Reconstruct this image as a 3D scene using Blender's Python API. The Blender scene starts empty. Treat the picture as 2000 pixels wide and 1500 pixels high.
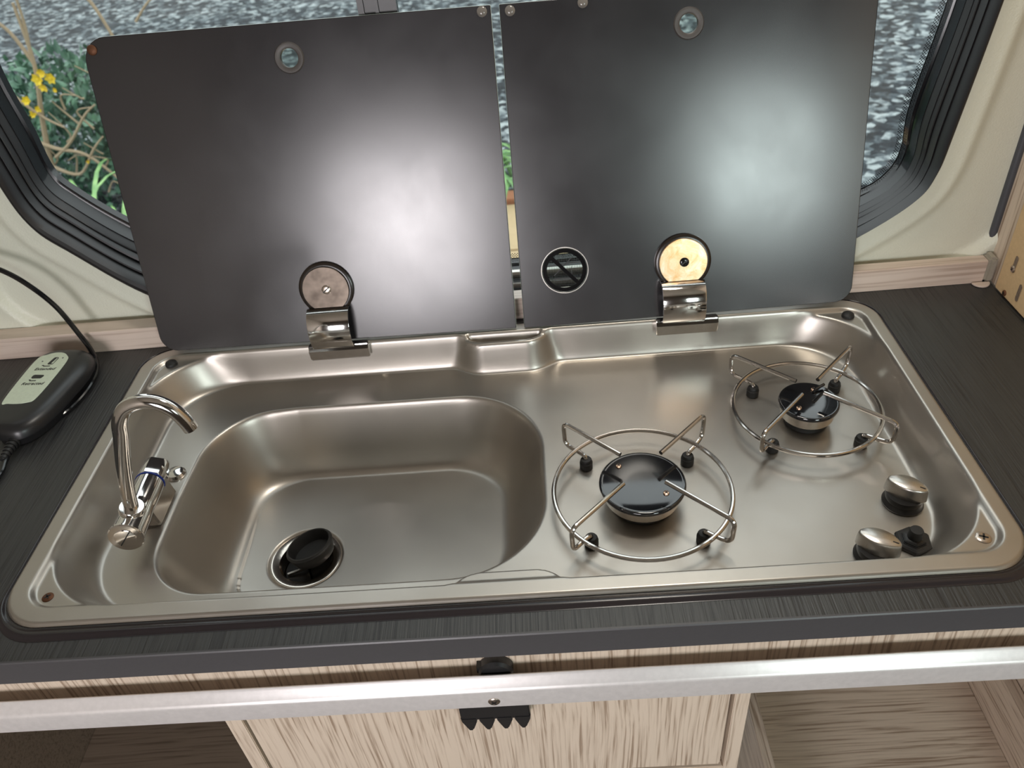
import bpy, bmesh, math, random
import numpy as np
from mathutils import Vector, Matrix
random.seed(7)
R = math.radians
scene = bpy.context.scene
COL = scene.collection

# ------------------------------------------------------------------ camera
cam_d = bpy.data.cameras.new('camera'); cam = bpy.data.objects.new('camera', cam_d); COL.objects.link(cam)
rot = Matrix(((0.9966, 0.0703, 0.0436), (-0.0096, 0.6217, -0.7832), (-0.0821, 0.7801, 0.6202)))
rot = rot.to_quaternion().to_matrix()
cam.matrix_world = Matrix.Translation((0.0521, -0.6236, 0.5606)) @ rot.to_4x4()
cam_d.sensor_width = 36.0; cam_d.lens = 1562.74 / 2000 * 36.0
cam_d.clip_start = 0.02; cam_d.clip_end = 200
cam_d.dof.use_dof = True; cam_d.dof.focus_distance = 0.78; cam_d.dof.aperture_fstop = 10.0
scene.camera = cam

# ------------------------------------------------------------------ world, lamps, exposure
w = bpy.data.worlds.new('overcast_sky'); scene.world = w; w.use_nodes = True
nt = w.node_tree; nt.nodes.clear()
wo = nt.nodes.new('ShaderNodeOutputWorld'); bg = nt.nodes.new('ShaderNodeBackground')
tc = nt.nodes.new('ShaderNodeTexCoord'); sp = nt.nodes.new('ShaderNodeSeparateXYZ'); rp = nt.nodes.new('ShaderNodeValToRGB')
nt.links.new(tc.outputs['Generated'], sp.inputs[0]); nt.links.new(sp.outputs['Z'], rp.inputs['Fac'])
rp.color_ramp.elements[0].position = 0.0; rp.color_ramp.elements[0].color = (0.42, 0.45, 0.46, 1)
rp.color_ramp.elements[1].position = 0.7; rp.color_ramp.elements[1].color = (0.92, 0.97, 1.0, 1)
nt.links.new(rp.outputs['Color'], bg.inputs['Color']); nt.links.new(bg.outputs[0], wo.inputs[0])
bg.inputs['Strength'].default_value = 2.4

def area(name, loc, target, size, size_y, power, color):
    d = bpy.data.lights.new(name, 'AREA'); d.shape = 'RECTANGLE'; d.size = size; d.size_y = size_y
    d.energy = power; d.color = color
    o = bpy.data.objects.new(name, d); COL.objects.link(o); o.location = loc
    o.rotation_euler = (Vector(target) - Vector(loc)).to_track_quat('-Z', 'Y').to_euler()
    return o
area('doorway_daylight', (-0.40, -1.70, 0.24), (-0.40, 0, 0.1), 0.46, 0.52, 14.0, (1.0, 0.94, 0.96))
area('side_window_daylight', (0.84, -1.70, 0.40), (0.8, 0, 0.15), 0.34, 0.42, 8.0, (0.86, 1.0, 0.97))
area('ceiling_lamp', (0.22, 0.06, 0.95), (0.10, -0.10, 0), 0.22, 0.12, 3.2, (1.0, 0.94, 0.84))
vs = scene.view_settings
vs.view_transform = 'Standard'; vs.look = 'None'; vs.exposure = 0.0; vs.gamma = 1.0; vs.use_curve_mapping = False
scene.display_settings.display_device = 'sRGB'

# ------------------------------------------------------------------ materials
def new_mat(name):
    m = bpy.data.materials.new(name); m.use_nodes = True
    return m, m.node_tree, m.node_tree.nodes['Principled BSDF']
def N(nt, t, **k):
    n = nt.nodes.new(t)
    for a, b in k.items(): setattr(n, a, b)
    return n
def noise(nt, scale, detail=3.0, stretch=(1, 1, 1), rough=0.5, dist=0.0):
    tc = N(nt, 'ShaderNodeTexCoord'); mp = N(nt, 'ShaderNodeMapping'); mp.inputs['Scale'].default_value = stretch
    n = N(nt, 'ShaderNodeTexNoise'); n.inputs['Scale'].default_value = scale; n.inputs['Detail'].default_value = detail
    n.inputs['Roughness'].default_value = rough; n.inputs['Distortion'].default_value = dist
    nt.links.new(tc.outputs['Object'], mp.inputs['Vector']); nt.links.new(mp.outputs[0], n.inputs['Vector'])
    return n
def ramp(nt, fac, stops):
    r = N(nt, 'ShaderNodeValToRGB'); e = r.color_ramp.elements
    while len(e) < len(stops): e.new(0.5)
    for i, (p, c) in enumerate(stops):
        e[i].position = p; e[i].color = (c[0], c[1], c[2], 1) if not isinstance(c, float) else (c, c, c, 1)
    nt.links.new(fac, r.inputs['Fac']); return r
def bump(nt, b, height, strength=0.2, dist=0.001, prev=None):
    n = N(nt, 'ShaderNodeBump'); n.inputs['Strength'].default_value = strength; n.inputs['Distance'].default_value = dist
    nt.links.new(height, n.inputs['Height'])
    if prev: nt.links.new(prev.outputs[0], n.inputs['Normal'])
    nt.links.new(n.outputs[0], b.inputs['Normal']); return n
def plain(name, color, rough=0.5, metal=0.0, bump_s=0.0, scale=300, spec=0.5, coat=0.0, var=0.04):
    m, nt, b = new_mat(name)
    n = noise(nt, scale, 2)
    d = tuple(c * (1-var) for c in color); l = tuple(min(1, c * (1+var)) for c in color)
    r = ramp(nt, n.outputs['Fac'], [(0.3, d), (0.7, l)]); nt.links.new(r.outputs[0], b.inputs['Base Color'])
    b.inputs['Roughness'].default_value = rough; b.inputs['Metallic'].default_value = metal
    b.inputs['Specular IOR Level'].default_value = spec
    b.inputs['Coat Weight'].default_value = coat; b.inputs['Coat Roughness'].default_value = 0.08
    if bump_s: bump(nt, b, n.outputs['Fac'], bump_s, 0.0005)
    return m
M = {}
def steel():
    m, nt, b = new_mat('brushed_stainless_steel')
    b.inputs['Metallic'].default_value = 0.90
    big = noise(nt, 7, 3, (1, 1, 1), 0.5)
    c = ramp(nt, big.outputs['Fac'], [(0.3, (0.43, 0.40, 0.36)), (0.5, (0.47, 0.44, 0.40)), (0.72, (0.51, 0.485, 0.44))])
    nt.links.new(c.outputs[0], b.inputs['Base Color'])
    fine = noise(nt, 45, 3, (3, 34, 3), 0.6)
    sm = noise(nt, 22, 4, (1, 1, 1), 0.6, 1.0)
    mx = N(nt, 'ShaderNodeMath', operation='MULTIPLY_ADD'); mx.inputs[1].default_value = 0.10
    nt.links.new(sm.outputs['Fac'], mx.inputs[0])
    mr = N(nt, 'ShaderNodeMath', operation='MULTIPLY_ADD'); mr.inputs[1].default_value = 0.06; mr.inputs[2].default_value = 0.27
    nt.links.new(fine.outputs['Fac'], mr.inputs[0]); nt.links.new(mr.outputs[0], mx.inputs[2])
    nt.links.new(mx.outputs[0], b.inputs['Roughness'])
    bump(nt, b, fine.outputs['Fac'], 0.03, 0.0003)
    return m
M['steel'] = steel()
M['chrome'] = plain('chrome', (0.72, 0.70, 0.68), 0.09, 1.0, 0.0, 120)
M['wire'] = plain('polished_steel_wire', (0.60, 0.57, 0.54), 0.16, 1.0, 0.03, 200)
M['old_chrome'] = plain('smeared_chrome', (0.60, 0.54, 0.48), 0.14, 1.0, 0.06, 90)
M['dark_mirror_chrome'] = plain('chrome_with_dark_reflection', (0.095, 0.078, 0.064), 0.34, 1.0, 0.10, 70, var=0.3)  # brown-black base stands in for the dark interior mirrored by the disc
M['grommet'] = plain('grey_brown_grommet', (0.065, 0.058, 0.054), 0.45)
M['bumper_gel'] = plain('smoky_gel_bumper', (0.16, 0.145, 0.13), 0.15)
M['alu'] = plain('satin_silver_plastic', (0.58, 0.55, 0.51), 0.30, 1.0, 0.03, 900)
M['bright_alu'] = plain('machined_aluminium', (0.78, 0.74, 0.68), 0.25, 1.0, 0.02, 400)
M['enamel'] = plain('black_enamel', (0.006, 0.007, 0.009), 0.07, 0, 0.02, 60, 0.6, 0.6)
M['rubber'] = plain('black_rubber', (0.012, 0.012, 0.012), 0.55, 0, 0.05, 500)
M['black_plastic'] = plain('black_plastic', (0.014, 0.014, 0.015), 0.33, 0, 0.03, 800)
M['frame_plastic'] = plain('charcoal_frame_plastic', (0.014, 0.013, 0.014), 0.42, 0, 0.04, 900)
M['gloss_black'] = plain('gloss_black_plastic', (0.006, 0.006, 0.007), 0.12, 0, 0, 300)
M['dark_glass_gasket'] = plain('brown_black_gasket', (0.016, 0.011, 0.008), 0.25, 0, 0, 300)
M['grey_rubber'] = plain('grey_rubber_tube', (0.065, 0.068, 0.078), 0.42, 0, 0.03, 500)
M['rust'] = plain('rusty_screw', (0.14, 0.06, 0.03), 0.55, 0.6, 0.3, 900)
M['screw_steel'] = plain('zinc_screw', (0.55, 0.48, 0.42), 0.28, 1.0, 0.05, 600)
M['copper_screw'] = plain('coppery_screw', (0.62, 0.42, 0.30), 0.25, 1.0, 0.05, 900)
M['blue'] = plain('blue_ring', (0.01, 0.03, 0.22), 0.3)
M['remote_face'] = plain('pale_green_label', (0.62, 0.70, 0.56), 0.45)
M['ink_and_recess'] = plain('black_ink_and_recess_shade', (0.012, 0.012, 0.012), 0.5)  # print, and black standing for shade inside recesses, drain and spout mouth
M['rail'] = plain('silver_lacquered_rail', (0.74, 0.71, 0.70), 0.30, 0.35, 0.01, 200)
M['clear_plastic'] = plain('milky_plastic', (0.36, 0.33, 0.27), 0.2)
M['white_edge'] = plain('pale_glass_edge', (0.52, 0.60, 0.56), 0.2)
M['twig'] = plain('tan_twig_bark', (0.33, 0.25, 0.16), 0.8, 0, 0.3, 60)
M['yellow'] = plain('yellow_petals', (0.70, 0.50, 0.015), 0.6)
M['concrete'] = plain('rock_cream', (0.5, 0.45, 0.36), 0.8)

def wood(name, c1, c2, axis, scale=1.0, rough=0.5, bs=0.5, dark=None, wave=0.35):
    m, nt, b = new_mat(name)
    tc = N(nt, 'ShaderNodeTexCoord'); big = [1.0, 1.0, 1.0]; big[axis] = 0.4
    mp0 = N(nt, 'ShaderNodeMapping'); mp0.inputs['Scale'].default_value = big; nt.links.new(tc.outputs['Object'], mp0.inputs['Vector'])
    lo = N(nt, 'ShaderNodeTexNoise'); lo.inputs['Scale'].default_value = 11; lo.inputs['Detail'].default_value = 1.0; nt.links.new(mp0.outputs[0], lo.inputs['Vector'])
    sb = N(nt, 'ShaderNodeVectorMath', operation='SUBTRACT'); sb.inputs[1].default_value = (0.5, 0.5, 0.5); nt.links.new(lo.outputs['Color'], sb.inputs[0])
    sc = N(nt, 'ShaderNodeVectorMath', operation='SCALE'); sc.inputs['Scale'].default_value = 0.014*wave/0.35; nt.links.new(sb.outputs[0], sc.inputs[0])
    ad = N(nt, 'ShaderNodeVectorMath', operation='ADD'); nt.links.new(tc.outputs['Object'], ad.inputs[0]); nt.links.new(sc.outputs[0], ad.inputs[1])
    st = [1.0, 1.0, 1.0]; st[axis] = 0.022
    mp = N(nt, 'ShaderNodeMapping'); mp.inputs['Scale'].default_value = st; nt.links.new(ad.outputs[0], mp.inputs['Vector'])
    n1 = N(nt, 'ShaderNodeTexNoise'); n1.inputs['Scale'].default_value = 330*scale; n1.inputs['Detail'].default_value = 3; n1.inputs['Roughness'].default_value = 0.55
    nt.links.new(mp.outputs[0], n1.inputs['Vector'])
    r = ramp(nt, n1.outputs['Fac'], [(0.34, c2), (0.45, tuple((a*0.72 + q*0.28) for a, q in zip(c1, c2))), (0.54, c1)])
    nt.links.new(r.outputs[0], b.inputs['Base Color']); b.inputs['Roughness'].default_value = rough
    bump(nt, b, n1.outputs['Fac'], bs, 0.0006)
    return m
LW1, LW2 = (0.66, 0.55, 0.44), (0.34, 0.25, 0.18)
M['wood_x'] = wood('pale_wood_grain_across', LW1, LW2, 0)
M['wood_z'] = wood('pale_wood_grain_upright', LW1, LW2, 2)
M['wood_y'] = wood('pale_wood_grain_deep', LW1, LW2, 1)
M['upstand'] = wood('pinkish_pale_wood', (0.68, 0.57, 0.49), (0.50, 0.39, 0.32), 0, 0.6, 0.35, 0.12, wave=0.2)
M['shade_wood'] = wood('shaded_brown_wood', (0.20, 0.15, 0.11), (0.12, 0.085, 0.06), 0)  # shade of the niches, gaps and slots put into the wood colour
M['mdf'] = plain('raw_fibreboard', (0.62, 0.44, 0.24), 0.75, 0, 0.25, 220)
M['worktop'] = wood('charcoal_grained_laminate', (0.036, 0.037, 0.037), (0.018, 0.018, 0.019), 1, 1.5, 0.38, 1.0, wave=0.1)
M['edge_band'] = plain('charcoal_edge_band', (0.060, 0.058, 0.062), 0.40, 0, 0.05, 500)
M['bead'] = plain('dark_bead', (0.020, 0.016, 0.018), 0.22, 0, 0, 400)

def wall_mat():
    m, nt, b = new_mat('cream_grained_plastic')
    v = N(nt, 'ShaderNodeTexVoronoi'); v.inputs['Scale'].default_value = 420
    tc = N(nt, 'ShaderNodeTexCoord'); nt.links.new(tc.outputs['Object'], v.inputs['Vector'])
    n = noise(nt, 700, 2)
    mx = N(nt, 'ShaderNodeMath', operation='ADD'); nt.links.new(v.outputs['Distance'], mx.inputs[0]); nt.links.new(n.outputs['Fac'], mx.inputs[1])
    big = noise(nt, 2.0, 2)
    r = ramp(nt, big.outputs['Fac'], [(0.3, (0.66, 0.67, 0.56)), (0.7, (0.70, 0.715, 0.61))])
    nt.links.new(r.outputs[0], b.inputs['Base Color']); b.inputs['Roughness'].default_value = 0.42
    bump(nt, b, mx.outputs[0], 0.32, 0.0007); return m
M['wall'] = wall_mat()
M['ceiling'] = plain('beige_lining', (0.34, 0.30, 0.25), 0.8, 0, 0.05, 100)
M['far_wall'] = plain('brown_cabinet_wall', (0.10, 0.08, 0.065), 0.6, 0, 0.05, 60)
M['floor'] = plain('brown_vinyl_floor', (0.16, 0.125, 0.10), 0.6, 0, 0.05, 80)

def black_glass():
    m, nt, b = new_mat('scuffed_black_glass')
    b.inputs['Base Color'].default_value = (0.016, 0.015, 0.017, 1)
    sm = noise(nt, 11, 3, (1, 1, 1), 0.5, 0.4)
    fine = noise(nt, 230, 3, (1.0, 0.25, 1), 0.6, 0.4)
    a = N(nt, 'ShaderNodeMath', operation='MULTIPLY_ADD'); a.inputs[1].default_value = 0.12; a.inputs[2].default_value = 0.17
    nt.links.new(sm.outputs['Fac'], a.inputs[0])
    c = N(nt, 'ShaderNodeMath', operation='MULTIPLY_ADD'); c.inputs[1].default_value = 0.02
    nt.links.new(fine.outputs['Fac'], c.inputs[0]); nt.links.new(a.outputs[0], c.inputs[2]); nt.links.new(c.outputs[0], b.inputs['Roughness'])
    b.inputs['Specular IOR Level'].default_value = 0.85
    # dried water specks
    v = N(nt, 'ShaderNodeTexVoronoi'); v.inputs['Scale'].default_value = 95
    tc = N(nt, 'ShaderNodeTexCoord'); nt.links.new(tc.outputs['Object'], v.inputs['Vector'])
    r = ramp(nt, v.outputs['Distance'], [(0.07, 1.0), (0.11, 0.0)])
    patch = noise(nt, 8, 2); rp = ramp(nt, patch.outputs['Fac'], [(0.54, 0.0), (0.60, 1.0)])
    mm = N(nt, 'ShaderNodeMath', operation='MULTIPLY'); nt.links.new(r.outputs[0], mm.inputs[0]); nt.links.new(rp.outputs[0], mm.inputs[1])
    bump(nt, b, mm.outputs[0], 0.06, 0.0001)
    return m
M['black_glass'] = black_glass()

def clear_glass(name, tint=(0.97, 0.99, 0.98), refl=0.06):
    m = bpy.data.materials.new(name); m.use_nodes = True; nt = m.node_tree; nt.nodes.clear()
    o = N(nt, 'ShaderNodeOutputMaterial'); t = N(nt, 'ShaderNodeBsdfTransparent'); g = N(nt, 'ShaderNodeBsdfGlossy')
    t.inputs['Color'].default_value = (*tint, 1); g.inputs['Roughness'].default_value = 0.03
    lw = N(nt, 'ShaderNodeLayerWeight'); pw = N(nt, 'ShaderNodeMath', operation='POWER'); pw.inputs[1].default_value = 5.0; nt.links.new(lw.outputs['Facing'], pw.inputs[0])
    fr = N(nt, 'ShaderNodeMath', operation='MULTIPLY_ADD'); fr.inputs[1].default_value = 0.6; fr.inputs[2].default_value = 0.025; nt.links.new(pw.outputs[0], fr.inputs[0])
    mx = N(nt, 'ShaderNodeMixShader'); nt.links.new(fr.outputs[0], mx.inputs[0]); nt.links.new(t.outputs[0], mx.inputs[1]); nt.links.new(g.outputs[0], mx.inputs[2])
    nt.links.new(mx.outputs[0], o.inputs[0]); return m
M['glass'] = clear_glass('window_glass')
M['disc_glass'] = clear_glass('clear_disc_glass', (0.80, 0.84, 0.82))

def frit_mat():
    m = bpy.data.materials.new('dotted_glass_border'); m.use_nodes = True; nt = m.node_tree; nt.nodes.clear()
    o = N(nt, 'ShaderNodeOutputMaterial'); t = N(nt, 'ShaderNodeBsdfTransparent'); d = N(nt, 'ShaderNodeBsdfDiffuse'); d.inputs['Color'].default_value = (0.01, 0.01, 0.01, 1)
    tc = N(nt, 'ShaderNodeTexCoord'); mp = N(nt, 'ShaderNodeMapping'); mp.inputs['Rotation'].default_value = (0, R(45), 0)
    mp.inputs['Scale'].default_value = (420, 420, 420)
    nt.links.new(tc.outputs['Object'], mp.inputs['Vector'])
    fr = N(nt, 'ShaderNodeVectorMath', operation='FRACTION'); nt.links.new(mp.outputs[0], fr.inputs[0])
    sb = N(nt, 'ShaderNodeVectorMath', operation='SUBTRACT'); sb.inputs[1].default_value = (0.5, 0.5, 0.5); nt.links.new(fr.outputs[0], sb.inputs[0])
    ml = N(nt, 'ShaderNodeVectorMath', operation='MULTIPLY'); ml.inputs[1].default_value = (1, 0, 1); nt.links.new(sb.outputs[0], ml.inputs[0])
    ln = N(nt, 'ShaderNodeVectorMath', operation='LENGTH'); nt.links.new(ml.outputs[0], ln.inputs[0])
    gt = N(nt, 'ShaderNodeMath', operation='GREATER_THAN'); gt.inputs[1].default_value = 0.46; nt.links.new(ln.outputs['Value'], gt.inputs[0])
    mx = N(nt, 'ShaderNodeMixShader'); nt.links.new(gt.outputs[0], mx.inputs[0]); nt.links.new(t.outputs[0], mx.inputs[1]); nt.links.new(d.outputs[0], mx.inputs[2])
    nt.links.new(mx.outputs[0], o.inputs[0]); return m
M['frit'] = frit_mat()

def copperish():
    m, nt, b = new_mat('tarnished_gold_chrome')
    n = noise(nt, 60, 5, (1, 1, 1), 0.7, 1.0)
    r = ramp(nt, n.outputs['Fac'], [(0.35, (0.85, 0.50, 0.22)), (0.52, (0.93, 0.66, 0.40)), (0.68, (0.95, 0.84, 0.66))])
    nt.links.new(r.outputs[0], b.inputs['Base Color']); b.inputs['Metallic'].default_value = 0.75; b.inputs['Roughness'].default_value = 0.32
    return m
M['gold'] = copperish()

def ground_mat():
    m, nt, b = new_mat('dark_stone_chippings')
    v = N(nt, 'ShaderNodeTexVoronoi'); v.inputs['Scale'].default_value = 22
    v.inputs['Randomness'].default_value = 1.0
    n = noise(nt, 15, 5, (1, 1, 1), 0.7, 0.8)
    tc = N(nt, 'ShaderNodeTexCoord'); nt.links.new(tc.outputs['Object'], v.inputs['Vector'])
    mx = N(nt, 'ShaderNodeMix', data_type='FLOAT'); mx.inputs[0].default_value = 0.5
    nt.links.new(v.outputs['Color'], mx.inputs[2]); nt.links.new(n.outputs['Fac'], mx.inputs[3])
    r = ramp(nt, mx.outputs[0], [(0.38, (0.006, 0.009, 0.012)), (0.49, (0.028, 0.036, 0.042)), (0.57, (0.085, 0.105, 0.115)), (0.68, (0.34, 0.38, 0.38))])
    nt.links.new(r.outputs[0], b.inputs['Base Color']); b.inputs['Roughness'].default_value = 0.75; b.inputs['Specular IOR Level'].default_value = 0.3
    bump(nt, b, mx.outputs[0], 1.0, 0.04); return m
M['ground'] = ground_mat()
M['paving'] = plain('tan_paving', (0.42, 0.31, 0.17), 0.7, 0, 0.2, 40)
M['brick'] = plain('orange_kerb', (0.38, 0.16, 0.08), 0.7, 0, 0.2, 40)
def leaf_mat(name, c, d):
    m, nt, b = new_mat(name); n = noise(nt, 9, 3)
    r = ramp(nt, n.outputs['Fac'], [(0.35, d), (0.65, c)]); nt.links.new(r.outputs[0], b.inputs['Base Color'])
    b.inputs['Roughness'].default_value = 0.4; b.inputs['Subsurface Weight'].default_value = 0.0
    return m
M['leaf'] = leaf_mat('blue_green_leaves', (0.12, 0.24, 0.15), (0.025, 0.075, 0.055))
M['blade'] = leaf_mat('bright_green_blades', (0.26, 0.46, 0.15), (0.10, 0.24, 0.07))

# ------------------------------------------------------------------ mesh helpers
class MB:
    def __init__(s): s.v = []; s.f = []; s.m = []
    def add(s, vs, fs, mat=0, T=None):
        o = len(s.v)
        for p in vs: s.v.append(tuple(T @ Vector(p)) if T else tuple(p))
        for f in fs: s.f.append(tuple(i + o for i in f)); s.m.append(mat)
        return s
    def box(s, lo, hi, mat=0, T=None):
        x0, y0, z0 = lo; x1, y1, z1 = hi
        return s.add([(x0,y0,z0),(x1,y0,z0),(x1,y1,z0),(x0,y1,z0),(x0,y0,z1),(x1,y0,z1),(x1,y1,z1),(x0,y1,z1)],
              [(0,3,2,1),(4,5,6,7),(0,1,5,4),(1,2,6,5),(2,3,7,6),(3,0,4,7)], mat, T)
    def loft(s, rings, mat=0, closed=True, cap0=True, cap1=True, T=None):
        n = len(rings[0]); vs = [p for r in rings for p in r]; fs = []
        for i in range(len(rings) - 1):
            for j in range(n if closed else n - 1):
                k = (j + 1) % n
                fs.append((i*n+j, i*n+k, (i+1)*n+k, (i+1)*n+j))
        if cap0: fs.append(tuple(range(n))[::-1])
        if cap1: fs.append(tuple((len(rings)-1)*n + j for j in range(n)))
        return s.add(vs, fs, mat, T)
    def lathe(s, prof, n=32, mat=0, T=None, cap0=True, cap1=True):
        rings = [[(r*math.cos(2*math.pi*j/n), r*math.sin(2*math.pi*j/n), z) for j in range(n)] for r, z in prof]
        return s.loft(rings, mat, True, cap0, cap1, T)
    def tube(s, pts, r, n=10, mat=0, closed=False, T=None):
        pts = [Vector(p) for p in pts]; L = len(pts)
        rr = r if isinstance(r, (list, tuple)) else [r]*L
        tang = []
        for i in range(L):
            a = pts[(i-1) % L] if closed or i > 0 else pts[i]; b = pts[(i+1) % L] if closed or i < L-1 else pts[i]
            tang.append((b - a).normalized())
        up = Vector((0, 0, 1)) if abs(tang[0].z) < 0.9 else Vector((1, 0, 0))
        u = tang[0].cross(up).normalized(); rings = []
        for i in range(L):
            u = (u - tang[i]*u.dot(tang[i])).normalized(); v = tang[i].cross(u)
            rings.append([tuple(pts[i] + (u*math.cos(2*math.pi*j/n) + v*math.sin(2*math.pi*j/n))*rr[i]) for j in range(n)])
        if closed: rings.append(rings[0])
        return s.loft(rings, mat, True, not closed, not closed, T)
    def build(s, name, mats, parent=None, smooth=True, bevel=0.0, auto=True, angle=35):
        me = bpy.data.meshes.new(name); me.from_pydata(s.v, [], s.f); me.validate()
        if not isinstance(mats, (list, tuple)): mats = [mats]
        for m in mats: me.materials.append(m)
        if len(me.polygons) == len(s.m): me.polygons.foreach_set('material_index', s.m)
        bm = bmesh.new(); bm.from_mesh(me)
        bmesh.ops.recalc_face_normals(bm, faces=bm.faces)
        if bevel: bmesh.ops.bevel(bm, geom=[e for e in bm.edges if len(e.link_faces) == 2 and e.calc_face_angle(0) > R(40)], offset=bevel, segments=2, affect='EDGES', clamp_overlap=True)
        bm.to_mesh(me); bm.free()
        if smooth: me.shade_smooth(); 
        if smooth and auto: me.set_sharp_from_angle(angle=R(angle))
        o = bpy.data.objects.new(name, me); COL.objects.link(o)
        if parent: o.parent = parent
        return o
def at(loc, rx=0, ry=0, rz=0): return Matrix.Translation(loc) @ Matrix.Rotation(rz, 4, 'Z') @ Matrix.Rotation(ry, 4, 'Y') @ Matrix.Rotation(rx, 4, 'X')
def aim(loc, d):  # local Z along d
    return Matrix.Translation(loc) @ Vector(d).to_track_quat('Z', 'Y').to_matrix().to_4x4()
def fillet(pts, r, n=5):
    pts = [Vector(p) for p in pts]; out = [pts[0]]
    for i in range(1, len(pts) - 1):
        p, a, b = pts[i], pts[i-1], pts[i+1]
        rr = min(r, (a-p).length*0.49, (b-p).length*0.49)
        s0 = p + (a-p).normalized()*rr; s1 = p + (b-p).normalized()*rr
        for k in range(n+1):
            t = k/n; out.append(s0*(1-t)**2 + p*2*t*(1-t) + s1*t*t)
    out.append(pts[-1]); return out
def catmull(pts, n=8, closed=False):
    P = [Vector(p) for p in pts]; L = len(P); out = []
    g = lambda i: P[i % L] if closed else P[max(0, min(L-1, i))]
    for i in range(L if closed else L-1):
        a, b, c, d = g(i-1), g(i), g(i+1), g(i+2)
        for k in range(n):
            t = k/n; out.append(0.5*((2*b) + (c-a)*t + (2*a-5*b+4*c-d)*t*t + (3*b-a-3*c+d)*t**3))
    if not closed: out.append(P[-1])
    return out
def plate(name, loops, th, mats, parent=None, bevel=0.0004, z0=0.0):
    """flat 2D outlines with holes -> solid of thickness th centred on z0"""
    cu = bpy.data.curves.new(name, 'CURVE'); cu.dimensions = '2D'; cu.fill_mode = 'BOTH'
    for lp in loops:
        sp = cu.splines.new('POLY'); sp.points.add(len(lp)-1); sp.use_cyclic_u = True
        for i, p in enumerate(lp): sp.points[i].co = (p[0], p[1], 0, 1)
    cu.extrude = th/2 - bevel; cu.bevel_depth = bevel; cu.bevel_resolution = 1; cu.offset = -bevel
    o = bpy.data.objects.new(name, cu); COL.objects.link(o)
    me = bpy.data.meshes.new_from_object(o.evaluated_get(bpy.context.evaluated_depsgraph_get()))
    COL.objects.unlink(o); bpy.data.objects.remove(o)
    me.name = name; me.transform(Matrix.Translation((0, 0, z0))); me.materials.clear()
    if not isinstance(mats, (list, tuple)): mats = [mats]
    for m in mats: me.materials.append(m)
    for p in me.polygons: p.material_index = 0 if (len(mats) == 1 or abs(p.normal.z) > 0.9) else 1
    o = bpy.data.objects.new(name, me); COL.objects.link(o)
    if parent: o.parent = parent
    return o
def circ(cx, cy, r, n=40, a0=0, a1=360): 
    full = (a1 - a0) == 360
    return [(cx + r*math.cos(R(a0 + (a1-a0)*k/(n if full else n-1))), cy + r*math.sin(R(a0 + (a1-a0)*k/(n if full else n-1)))) for k in range(n)]
def rquad(P, rad, n=8):
    out = []
    for i in range(4):
        p, a, b = Vector(P[i]), Vector(P[i-1]), Vector(P[(i+1) % 4]); r = rad[i]
        if r <= 0: out.append(tuple(p)); continue
        s0 = p + (a-p).normalized()*r; s1 = p + (b-p).normalized()*r; c = s0 + s1 - p
        a0 = math.atan2((s0-c).y, (s0-c).x); a1 = math.atan2((s1-c).y, (s1-c).x)
        d = (a1-a0 + math.pi) % (2*math.pi) - math.pi
        for k in range(n+1): out.append((c.x + r*math.cos(a0+d*k/n), c.y + r*math.sin(a0+d*k/n)))
    return out
def empty(name, loc=(0, 0, 0), label=None, cat=None, group=None, kind=None):
    o = bpy.data.objects.new(name, None); COL.objects.link(o); o.location = loc; o.empty_display_size = 0.02
    tag(o, label, cat, group, kind); return o
def tag(o, label=None, cat=None, group=None, kind=None):
    if label: o['label'] = label
    if cat: o['category'] = cat
    if group: o['group'] = group
    if kind: o['kind'] = kind
    return o
def cross_screw(parent, T, r=0.0045, mat='screw_steel', slot=False, name='screw', label=None):
    b = MB(); b.lathe([(r, -0.0008), (r, 0.0004), (r*0.85, 0.0011), (r*0.5, 0.0014)], 20, 0, T)
    for k in ([0] if slot else [0, 1]):
        l = r*(0.92 if slot else 0.55)
        b.box((-l, -r*0.13, 0.0010), (l, r*0.13, 0.0016), 1, T @ Matrix.Rotation(R(38 + 90*k), 4, 'Z'))  # recess drawn as a black bar, its shade put into the colour
    o = b.build(name, [M[mat], M['ink_and_recess']], parent)
    if label: o['label'] = label
    return o

# ------------------------------------------------------------------ window outlines (x, z)
A_raw = [(0, 0.62), (-0.30, 0.615), (-0.50, 0.58), (-0.555, 0.50), (-0.558, 0.36), (-0.549, 0.228), (-0.5358, 0.1687), (-0.5019, 0.1295), (-0.4384, 0.0696), (-0.37, 0.034),
         (-0.28, 0.018), (0.0, 0.014), (0.28, 0.022), (0.37, 0.040), (0.4373, 0.0735), (0.4916, 0.1132), (0.5086, 0.1445), (0.516, 0.1939), (0.5294, 0.3244), (0.538, 0.44), (0.53, 0.54), (0.46, 0.60), (0.25, 0.618)]
B_raw = [(0, 0.60), (-0.28, 0.595), (-0.46, 0.565), (-0.520, 0.50), (-0.534, 0.34), (-0.529, 0.26), (-0.5266, 0.2077), (-0.508, 0.179), (-0.463, 0.1366), (-0.39, 0.085),
         (-0.28, 0.045), (0.0, 0.033), (0.28, 0.042), (0.38, 0.062), (0.4594, 0.0919), (0.4889, 0.1131), (0.4998, 0.1422), (0.4986, 0.1963), (0.5144, 0.3109), (0.520, 0.42), (0.512, 0.52), (0.44, 0.58), (0.24, 0.598)]
A_o = [(p.x, p.y) for p in catmull([(x, z, 0) for x, z in A_raw], 8, True)]
B_o = [(p.x, p.y) for p in catmull([(x, z, 0) for x, z in B_raw], 8, True)]
nA = len(A_o)
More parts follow.
